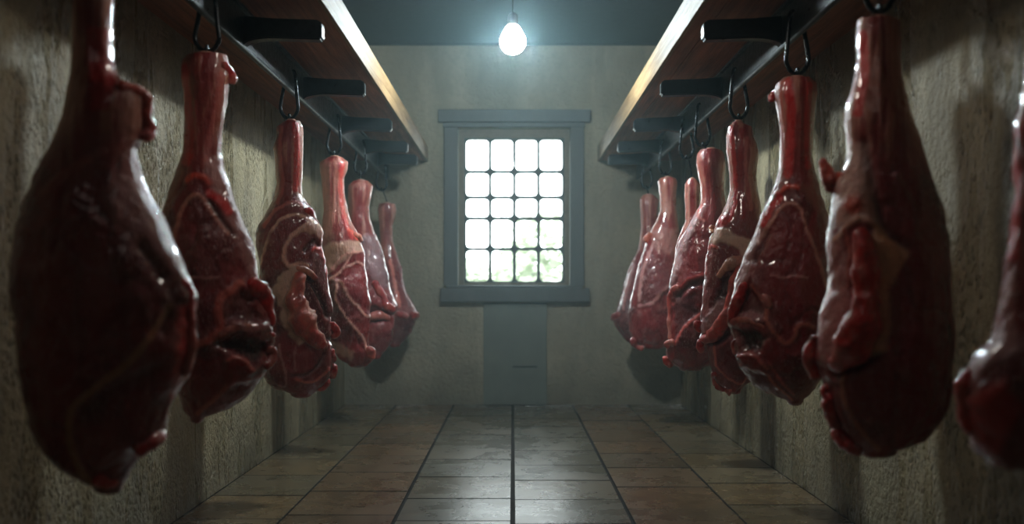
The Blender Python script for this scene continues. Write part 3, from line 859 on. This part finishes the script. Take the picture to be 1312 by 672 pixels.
m.seam([(1084, 298), (1090, 328), (1088, 367)], 4, PINK, 2)
m.blob(1095, 266, 12, 3, ORG, .9)
m.crease([(1108, 190), (1118, 240), (1130, 290), (1160, 320)], 7, 3, .5)
m.seam([(1150, 230), (1170, 270), (1172, 310)], 4, lin(130, 70, 60), 1, .6)
m.seam([(1081, 476), (1083, 506), (1098, 539), (1126, 572)], 5, lin(180, 110, 90), 2)
m.seam([(1191, 461), (1199, 479), (1194, 509), (1180, 535), (1161, 557)], 3, lin(130, 74, 66), 1, .7)
m.blob(1158, 479, 7, 1.5, lin(150, 90, 80), .7, 12)
m.crease([(1072, 474), (1100, 466), (1124, 452)], 6, 5)
m.flap('fat_nub', [(1084, 226, 11), (1070, 232, 13), (1062, 226, 11), (1057, 213, 8), (1053, 203, 5)], lin(222, 84, 56), ORG, .9, .2, n=40, label='orange red nub of fat sticking out')
m.flap('fat_nub', [(1072, 234, 10), (1064, 240, 9), (1058, 245, 7)], lin(222, 74, 50), ORG, .9, .3, n=24, label='orange red nub of fat sticking out')
m.flap('meat_flap', [(1102, 294, 9), (1106, 316, 14), (1110, 345, 17), (1111, 380, 19), (1106, 412, 22), (1094, 440, 21), (1078, 460, 16), (1066, 472, 10)], lin(214, 34, 28), lin(206, 34, 32), .8, .75, None, n=60, m=26, grain=.05, noise=.1, label='long dark red flap hanging over the front')
m.flap('ragged_edge', [(1048, 430, 8), (1041, 448, 10), (1040, 466, 11), (1050, 486, 9)], RED, None, .9, .3)
m.flap('ragged_edge', [(1058, 490, 9), (1063, 508, 11), (1067, 530, 11), (1075, 548, 10)], RED, PINK, .9, .3, noise=.28)
m.flap('ragged_edge', [(1070, 545, 10), (1080, 560, 12), (1092, 570, 11), (1106, 576, 8)], RED, PINK, .9, .3, noise=.28)
LEGS.append(m.build(GR))

m = Meat('dark plump leg with an arched fat seam, third from the front in the right row', 336, 1.086,
  [(103, 1001, 1042), (108, 994, 1047), (120, 991, 1047.5), (135, 993.5, 1045.5), (150, 996.5, 1044), (165, 999, 1042), (185, 999.5, 1041), (200, 999, 1040.5), (215, 998, 1043), (225, 996, 1045), (245, 991, 1052), (260, 984, 1056), (280, 975, 1060),
   (300, 966.5, 1063), (330, 955, 1066), (350, 947, 1068), (370, 941, 1069), (390, 937, 1069), (405, 935, 1068), (420, 936, 1067), (432, 940, 1066), (442, 940, 1064), (460, 944, 1062), (475, 952, 1058), (490, 965, 1051), (500, 978, 1045), (508, 993, 1038), (513, 1008, 1030)],
   226, seed=9, nr=210, ns=150)
m.seam([(1010, 110), (1014, 150), (1012, 200), (1010, 225)], 9, RED, .5, .7); m.seam([(1038, 112), (1034, 160), (1036, 215)], 6, RED, .5, .5)
m.seam([(1000, 110), (1003, 160), (1004, 215)], 4, PINK, .6, .7)
m.seam([(997, 250), (1005, 244), (1013, 241), (1023, 243)], 5, ORG, 2.5)
m.patch([(1022, 240), (1046, 236), (1062, 270), (1068, 300), (1058, 290), (1044, 270)], lin(166, 92, 80), 1, 8, .8, .1)
m.patch([(998, 228), (1004, 236), (985, 275), (972, 315), (955, 362), (945, 372), (942, 360), (962, 310), (984, 258)], lin(200, 150, 146), 1.5, 7, .75, .4)
m.seam([(1000, 256), (988, 272), (980, 290)], 6, RED, 1, .8)
m.seam([(972, 314), (975, 307), (991, 284), (1002, 268), (1014, 263), (1025, 271), (1032, 293), (1044, 322), (1053, 350), (1058, 368)], 3.5, lin(196, 136, 124), 1.6)
m.crease([(984, 300), (976, 318), (966, 335)], 4, 2.5, .5)
m.seam([(989, 354), (1005, 356), (1018, 354), (1034, 356)], 2.2, SIL, .7)
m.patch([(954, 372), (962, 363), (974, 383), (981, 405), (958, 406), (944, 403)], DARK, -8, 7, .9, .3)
m.patch([(944, 402), (960, 396), (980, 402), (978, 412), (958, 409)], lin(190, 130, 132), 1.5, 5, .8, 1)
m.seam([(962, 366), (974, 380), (984, 388), (983, 405), (986, 414), (994, 426), (1008, 438), (1018, 430), (1021, 418), (1030, 414), (1041, 419)], 4, lin(190, 110, 96), 2)
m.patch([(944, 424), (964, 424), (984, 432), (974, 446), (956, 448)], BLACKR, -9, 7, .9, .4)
m.seam([(952, 464), (966, 470), (980, 474), (994, 490), (1016, 511)], 2.8, lin(196, 110, 96), 1.2); m.seam([(985, 462), (1003, 488), (1018, 503)], 2.5, PINK, 1, .7)
m.flap('meat_flap', [(957, 362, 6), (951, 374, 9), (945, 390, 9), (940, 406, 7), (937, 416, 6)], RED, RED, .8, .2, PINK, grain=.1)
m.flap('meat_fold', [(984, 420, 3), (970, 413, 4.5), (954, 409, 5), (942, 413, 6), (935, 420, 6)], lin(190, 108, 94), RED, .7, .2, grain=.5)
m.patch([(950, 454), (962, 450), (978, 462), (984, 476), (972, 474), (956, 468)], lin(156, 26, 28), 5, 7, .85, .15)
m.seam([(950, 455), (962, 450), (976, 460), (984, 470)], 3, lin(200, 110, 100), 3)
m.flap('ragged_edge', [(945, 434, 4), (942, 443, 6.5), (946, 454, 5)], lin(166, 36, 36), PINK, .8, .0, n=28)
m.flap('meat_fold', [(976, 376, 5), (984, 384, 6), (986, 396, 5)], PINK, None, .7, .2, n=26)
m.flap('ragged_edge', [(994, 118, 4), (988, 124, 5), (990, 131, 5)], RED, PINK, .9, .0, n=22)
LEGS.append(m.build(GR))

m = Meat('leg with a broad cream fat cap, fourth from the front in the right row', 267, 1.09,
  [(158, 938, 952), (163, 932.5, 964), (175, 930, 965), (185, 930.5, 970), (195, 930.5, 972), (210, 932.5, 970), (225, 934.5, 969), (245, 935, 970.5), (260, 931, 974), (275, 924, 976), (285, 918, 977), (297, 912, 978), (310, 908, 979),
   (330, 904, 980), (350, 902, 979), (370, 901.5, 978), (390, 899, 976), (405, 896, 974), (425, 898, 972), (440, 901, 971), (455, 906, 969), (470, 911, 968), (480, 914, 966), (490, 918, 962), (497, 925, 955), (500, 932, 950)],
   286, seed=10, nr=200, ns=140)
m.seam([(936, 165), (940, 200), (943, 250), (936, 285)], 4.5, RED, .6, .8); m.seam([(957, 180), (955, 220), (962, 270)], 4, PINK, .5, .6); m.seam([(950, 170), (948, 230), (952, 280)], 5, lin(160, 30, 32), .3, .7)
m.blob(927, 284, 8, 2, RED, .9)
m.patch([(909, 304), (917, 294), (933, 296), (948, 304), (965, 308), (972, 316), (962, 334), (951, 332), (944, 320), (931, 311), (917, 313), (908, 314)], CREAM, 1.5, 4, .95, .1)
m.patch([(906, 322), (920, 314), (936, 316), (948, 334), (938, 340), (925, 350), (922, 368), (905, 370)], lin(140, 60, 62), 0, 5, .8, 1)
m.seam([(904, 350), (903, 337), (905, 323), (912, 316), (920, 318)], 3, lin(200, 80, 76), 2)
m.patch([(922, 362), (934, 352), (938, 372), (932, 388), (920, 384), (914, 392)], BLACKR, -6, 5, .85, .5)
m.patch([(921, 382), (936, 380), (932, 402), (918, 424), (900, 428), (897, 418), (908, 402)], lin(196, 150, 152), 1.5, 4, .9, 1)
m.seam([(915, 442), (917, 461), (927, 479), (950, 492), (958, 478)], 2.2, PINK, 1); m.patch([(919, 446), (940, 436), (962, 450), (954, 486), (930, 476)], lin(104, 26, 30), 1, 5, .6, .1)
m.crease([(906, 440), (925, 434), (940, 420)], 4, 4)
m.flap('fat_nub', [(914, 300, 4), (912, 293, 5), (913, 288, 4)], lin(226, 150, 100), None, .9, .3, n=22, label='small orange nub of fat')
m.flap('meat_fold', [(920, 357, 4), (930, 344, 6), (943, 337, 7), (952, 342, 7)], lin(222, 160, 134), PINK, .7, .5, n=36, label='pale curled fold of fat')
m.flap('meat_flap', [(952, 340, 8), (946, 356, 9), (942, 374, 8), (935, 394, 8), (927, 412, 9), (916, 428, 9), (905, 433, 9), (898, 428, 7)], lin(212, 84, 70), RED, .8, .5, n=60, grain=.15)
m.flap('ragged_edge', [(898, 412, 5), (894, 419, 6), (898, 426, 4)], RED, ORG, .9, .0, n=22)
m.flap('ragged_edge', [(900, 436, 5), (896, 444, 6.5), (900, 453, 5)], RED, PINK, .9, .0, n=24, noise=.3)
for q in ([(918, 476, 5), (916, 486, 6.5), (920, 494, 6)], [(918, 490, 6), (926, 498, 6), (938, 502, 5)]):
    m.flap('ragged_edge', q, lin(180, 36, 38), PINK, .9, .0, n=24, noise=.3, grain=.5)
LEGS.append(m.build(GR))

m = Meat('leg with glossy white sheen down one side, fifth in the right row', 224, 1.12,
  [(193, 897, 924), (198, 893, 928), (210, 892, 929.5), (225, 895, 928), (240, 898, 927.5), (255, 898.5, 929), (265, 896.5, 931), (275, 890, 933), (285, 884, 935), (300, 876, 938), (315, 871, 939), (330, 866, 939), (350, 861, 939), (370, 858, 938), (390, 858, 936),
   (410, 857, 934), (430, 855, 931), (440, 852, 929), (450, 853, 926), (460, 856, 920), (467, 862, 912), (471, 870, 900)], 278, seed=11, nr=170, ns=120)
m.patch([(896, 262), (904, 268), (890, 295), (876, 330), (864, 362), (859, 360), (868, 320), (884, 285)], lin(206, 166, 166), 1.5, 5, .85, .2)
m.seam([(900, 265), (896, 278), (902, 285)], 3, PINK, 1)
m.seam([(866, 372), (874, 367), (886, 357), (904, 353)], 3.5, lin(190, 70, 70), 2); m.crease([(868, 380), (884, 366), (906, 360)], 4, 3)
m.patch([(864, 384), (888, 376), (896, 402), (876, 420), (864, 436)], lin(96, 30, 38), -2, 5, .8, .3)
m.seam([(898, 402), (890, 408), (877, 420), (866, 440)], 3.2, lin(196, 90, 84), 2)
m.flap('meat_fold', [(872, 368, 4), (864, 372, 5), (860, 386, 4.5), (860, 410, 4.5), (860, 436, 4)], lin(200, 84, 78), PINK, .8, .0, n=40)
m.flap('ragged_edge', [(866, 438, 4), (858, 440, 5.5), (854, 446, 5)], lin(216, 120, 106), RED, .9, .2, n=22)
m.flap('ragged_edge', [(855, 456, 5), (855, 463, 5.5), (862, 470, 5)], RED, PINK, .9, .0, n=22)
LEGS.append(m.build(GR))

m = Meat('narrow shank half hidden behind the glossy fifth leg in the right row', 205, 1.115,
  [(231, 880, 893), (236, 877, 897), (250, 877, 896), (270, 878, 896), (285, 878, 898), (300, 871, 902), (315, 866, 908), (330, 864, 914), (350, 862, 920), (380, 862, 924), (410, 864, 922), (430, 868, 916), (442, 878, 906)], 300, seed=12, nr=120, ns=90)
m.seam([(880, 300), (876, 340), (880, 400)], 4, SIL, 1); m.flap('ragged_edge', [(868, 396, 5), (866, 410, 6), (870, 424, 5)], RED, PINK, .9, .1, n=24)
LEGS.append(m.build(GR))

m = Meat('hazy pinkish leg in front of the last one beside the back wall, right row', 180, 1.083,
  [(229, 846, 866), (233, 843, 868.5), (250, 845.5, 866.5), (270, 846, 867), (285, 840, 869), (297, 833, 871), (305, 829, 872), (315, 826, 873), (330, 820, 873), (345, 816, 873), (365, 812, 873), (385, 808, 872.5), (405, 805, 871), (425, 805, 868), (438, 810, 862), (444, 818, 855)],
   298, seed=13, nr=150, ns=104)
m.seam([(838, 310), (828, 335), (822, 360), (820, 385)], 3.5, lin(206, 150, 146), 1.5, .8); m.seam([(820, 392), (836, 388), (850, 372), (864, 362)], 3, SIL, 1.2)
m.patch([(834, 296), (868, 292), (870, 330), (850, 325), (838, 318)], lin(200, 140, 130), .5, 6, .6, .1); m.patch([(834, 345), (862, 335), (862, 365), (846, 376), (832, 382)], lin(140, 60, 64), 1, 5, .6, .3)
m.flap('knuckle', [(836, 300, 4), (830, 306, 5), (829, 312, 4)], lin(216, 120, 96), None, .9, .1, n=22)
m.flap('ragged_edge', [(810, 432, 4), (816, 442, 5), (826, 446, 5)], lin(190, 70, 70), PINK, .9, .1, n=24)
LEGS.append(m.build(GR))

m = Meat('small hazy leg nearest the back wall, last in the right row', 158, 1.06,
  [(251, 823, 839), (256, 819.5, 844), (275, 820.5, 843), (290, 821, 843), (310, 819, 845), (320, 816.5, 846), (335, 809, 848), (345, 805, 849), (360, 801, 850), (380, 795, 850), (400, 788, 850), (410, 784, 849), (418, 787, 848), (428, 794, 845), (438, 802, 838), (442, 810, 832)],
   318, seed=14, nr=130, ns=96)
m.seam([(812, 340), (804, 370), (800, 396)], 3, SIL, 1.2)
m.flap('ragged_edge', [(796, 402, 4), (788, 407, 5), (783, 411, 3.5)], lin(190, 66, 66), PINK, .9, .2, n=22)
LEGS.append(m.build(GR))

# ------------------------------------------------------------------ hooks: a steel loop over the rail with a prong into each shank
HL = ['black steel hook above the big foreground leg of the left row', 'black steel hook holding the smooth thick shank, second in the left row',
      'black steel hook holding the leg with the pale fat flap, third in the left row', 'black steel hook holding the fat webbed leg, fourth in the left row',
      'black steel hook holding the silver membrane leg, fifth in the left row', 'black steel hook nearest the back wall on the left rail',
      'black steel hook above the cut off leg at the far right', 'black steel hook holding the backlit leg with the orange nub in the right row',
      'black steel hook holding the leg with the arched fat seam, third in the right row', 'black steel hook holding the cream capped leg, fourth in the right row',
      'black steel hook holding the glossy fifth leg in the right row', 'black steel hook above the half hidden narrow shank on the right rail',
      'black steel hook above the hazy pinkish leg near the end of the right rail', 'black steel hook nearest the back wall on the right rail']
def make_hook(leg, label, group):
    tx, ty, tz = leg.top
    sgn = 1 if tx > 0 else -1
    rx = sgn * 1.085
    root = link('meat_hook', None, label=label, cat='hook', group=group)
    zr = 2.127 - .146                         # lower edge of the rail
    zl = max(tz + .012, 1.825)   # bottom of the loop
    zl = min(zl, zr - .06)
    root.location = (rx, ty, zl)
    w = .042
    dz = zr - zl
    # loop: aisle leg climbs the face of the rail, the other leg rises behind it; both curl in onto the plate
    pts = [(-sgn * .0172, 0, dz + .08), (-sgn * .021, 0, dz + .084), (-sgn * .028, 0, dz + .065), (-sgn * .032, 0, dz + .02), (-sgn * .040, 0, dz * .55), (-sgn * .042, 0, dz * .3),
           (-sgn * .024, 0, dz * .06), (0, 0, 0), (sgn * .024, 0, dz * .06), (sgn * .042, 0, dz * .3), (sgn * .040, 0, dz * .55), (sgn * .030, 0, dz * .9), (sgn * .026, 0, dz + .018), (sgn * .021, 0, dz + .03), (sgn * .0172, 0, dz + .03)]
    P = catmull(pts, 56)
    bm = bmesh.new()
    add_tube(bm, P.tolist(), .0085, 12)
    bm_obj('loop', bm, M['hook'], root, smooth=True)
    # prong: ring round the loop, shaft down into the bone
    px = tx - rx
    end = tz - zl - .035
    pr = [(0, .010, .000), (0, .008, .016), (0, -.006, .018), (0, -.011, .004), (px * .3, -.008, -.008), (px * .8, 0, end * .45 - .006), (px, 0, end)]
    P = catmull(pr, 30)
    bm = bmesh.new()
    add_tube(bm, P.tolist(), [.0055] * 24 + [.005, .0046, .004, .003, .002, .001], 10)
    bm_obj('prong', bm, M['hook'], root, smooth=True)
for i, (lg, lb) in enumerate(zip(LEGS, HL)):
    make_hook(lg, lb, 'meat hooks on the left rail' if i < 6 else 'meat hooks on the right rail')

# ------------------------------------------------------------------ bulb on its flex
root = link('hanging_bulb', None, label='glowing round light bulb hanging high in the middle of the room', cat='light bulb')
BY, BZ = 5.7, 2.425
root.location = (0.0, BY, BZ)
bm = bmesh.new()
bmesh.ops.create_uvsphere(bm, u_segments=40, v_segments=24, radius=.074)
for v in bm.verts:
    if v.co.z > .045:
        k = (v.co.z - .045) / .029
        v.co.z += .03 * k
bm_obj('glass_globe', bm, M['bulb'], root, smooth=True)
bm = bmesh.new()
add_tube(bm, [(0, 0, .085), (0, 0, .10), (0, 0, .15), (0, 0, .165)], [.026, .03, .028, .012], 20)
bm_obj('lamp_socket', bm, M['cord'], root, smooth=True)
bm = bmesh.new()
add_tube(bm, [(0, 0, .16), (0, 0, .3), (0, 0, .5), (0, 0, ZC - BZ - .012)], .004, 8)
bm_obj('cord', bm, M['cord'], root, smooth=True)
bm = bmesh.new()
add_tube(bm, [(0, 0, ZC - BZ - .03), (0, 0, ZC - BZ - .012), (0, 0, ZC - BZ - .0005)], [.02, .05, .052], 20)
bm_obj('ceiling_rose', bm, M['cord'], root, smooth=True)

# added fill lights out of view, to brighten the fronts of the meat
def fill_light(name, loc, size, power, color, rx):
    L = bpy.data.lights.new(name, 'AREA'); L.shape = 'DISK'; L.size = size; L.energy = power; L.color = color
    o = bpy.data.objects.new(name, L); COL.objects.link(o); o.location = loc; o.rotation_euler = (math.radians(rx), 0, 0)
L = bpy.data.lights.new('aisle_fill', 'POINT'); L.energy = 15; L.shadow_soft_size = .12; L.color = (1, .93, .84)  # added point fill over the aisle, with no fixture of its own
o = bpy.data.objects.new('aisle_fill', L); COL.objects.link(o); o.location = (0, 3.15, 2.42)
fill_light('near_fill', (0, .9, 3.05), 1.2, 1.1, (1, .88, .8), 35)  # added weak soft fill from the camera end, not a fixture

# ------------------------------------------------------------------ haze
bm = bmesh.new()
add_box(bm, -HW - .05, HW + .05, YF - .05, YB + .05, -.05, ZC + .05)
bm_obj('haze', bm, M['haze'], kind='stuff')

# ------------------------------------------------------------------ outside the window
bm = bmesh.new()
vs = [bm.verts.new(p) for p in ((-60, YB + TH + .02, -.25), (60, YB + TH + .02, -.25), (60, 90, -.25), (-60, 90, -.25))]
bm.faces.new(vs)
bm_obj('lawn', bm, M['grass'], kind='stuff')
def make_bush(x, y, h, w, label, seed):
    r = random.Random(seed)
    root = link('garden_tree', None, label=label, cat='tree', group='trees seen through the window')
    root.location = (x, y, -.25)
    bm = bmesh.new()
    add_tube(bm, [(0, 0, 0), (.03, 0, h * .3), (0, .02, h * .6)], [.09, .07, .04], 8)
    bm_obj('trunk', bm, M['bark'], root, smooth=True)
    bm = bmesh.new()
    for k in range(900):
        a, c = r.uniform(0, 2 * math.pi), r.uniform(-1, 1)
        rad = r.random() ** .4
        p = Vector((math.cos(a) * math.sqrt(1 - c * c) * w * rad, math.sin(a) * math.sqrt(1 - c * c) * w * rad, h * .6 + c * h * .42 * rad))
        q = Matrix.Rotation(r.uniform(0, 6.28), 3, 'Z') @ Matrix.Rotation(r.uniform(0, 3), 3, 'X')
        s_ = r.uniform(.07, .14)
        V = [bm.verts.new(p + q @ Vector(t_) * s_) for t_ in ((-1, 0, 0), (0, -.45, 0), (1, 0, 0), (0, .45, 0))]
        bm.faces.new(V)
    bm_obj('foliage', bm, M['leaf'], root)
make_bush(.45, 17.0, 2.6, .75, 'pale overexposed tree outside, behind the right side of the window', 1)
make_bush(-1.0, 20.0, 1.9, .7, 'low pale bush outside, behind the lower left panes', 2)
make_bush(.1, 22.0, 2.2, .8, 'pale bush outside, behind the lower middle panes', 3)

# ------------------------------------------------------------------ light, world, camera
w = bpy.data.worlds.new('overcast'); SC.world = w; w.use_nodes = True
bg = w.node_tree.nodes['Background']
bg.inputs[0].default_value = (.86, .97, 1.0, 1); bg.inputs[1].default_value = 7.5
L = bpy.data.lights.new('window_portal', 'AREA'); L.shape = 'RECTANGLE'
L.size, L.size_y = OX1 - OX0, OZ1 - OZ0
L.cycles.is_portal = True
lo = bpy.data.objects.new('window_portal', L); COL.objects.link(lo)
lo.location = ((OX0 + OX1) / 2, YB + TH - .005, (OZ0 + OZ1) / 2)
lo.rotation_euler = (math.radians(-90), 0, 0)

cam = bpy.data.cameras.new('camera'); co = bpy.data.objects.new('camera', cam); COL.objects.link(co)
co.location = (0, 0, 1.0); co.rotation_euler = (math.radians(90), 0, 0)
cam.sensor_width = 36; cam.lens = 36 * F / 1312
cam.shift_x = -(CX - 656) / 1312; cam.shift_y = (HY - 336) / 1312
cam.clip_start = .02; cam.clip_end = 300
cam.dof.use_dof = True; cam.dof.focus_distance = 5.0; cam.dof.aperture_fstop = 1.35
SC.camera = co

SC.view_settings.view_transform = 'Standard'
SC.view_settings.look = 'None'
SC.view_settings.exposure = 0.12
SC.view_settings.gamma = .9
SC.cycles.use_denoising = True
SC.cycles.max_bounces = 8
SC.cycles.volume_bounces = 1
SC.cycles.sample_clamp_indirect = 6.0
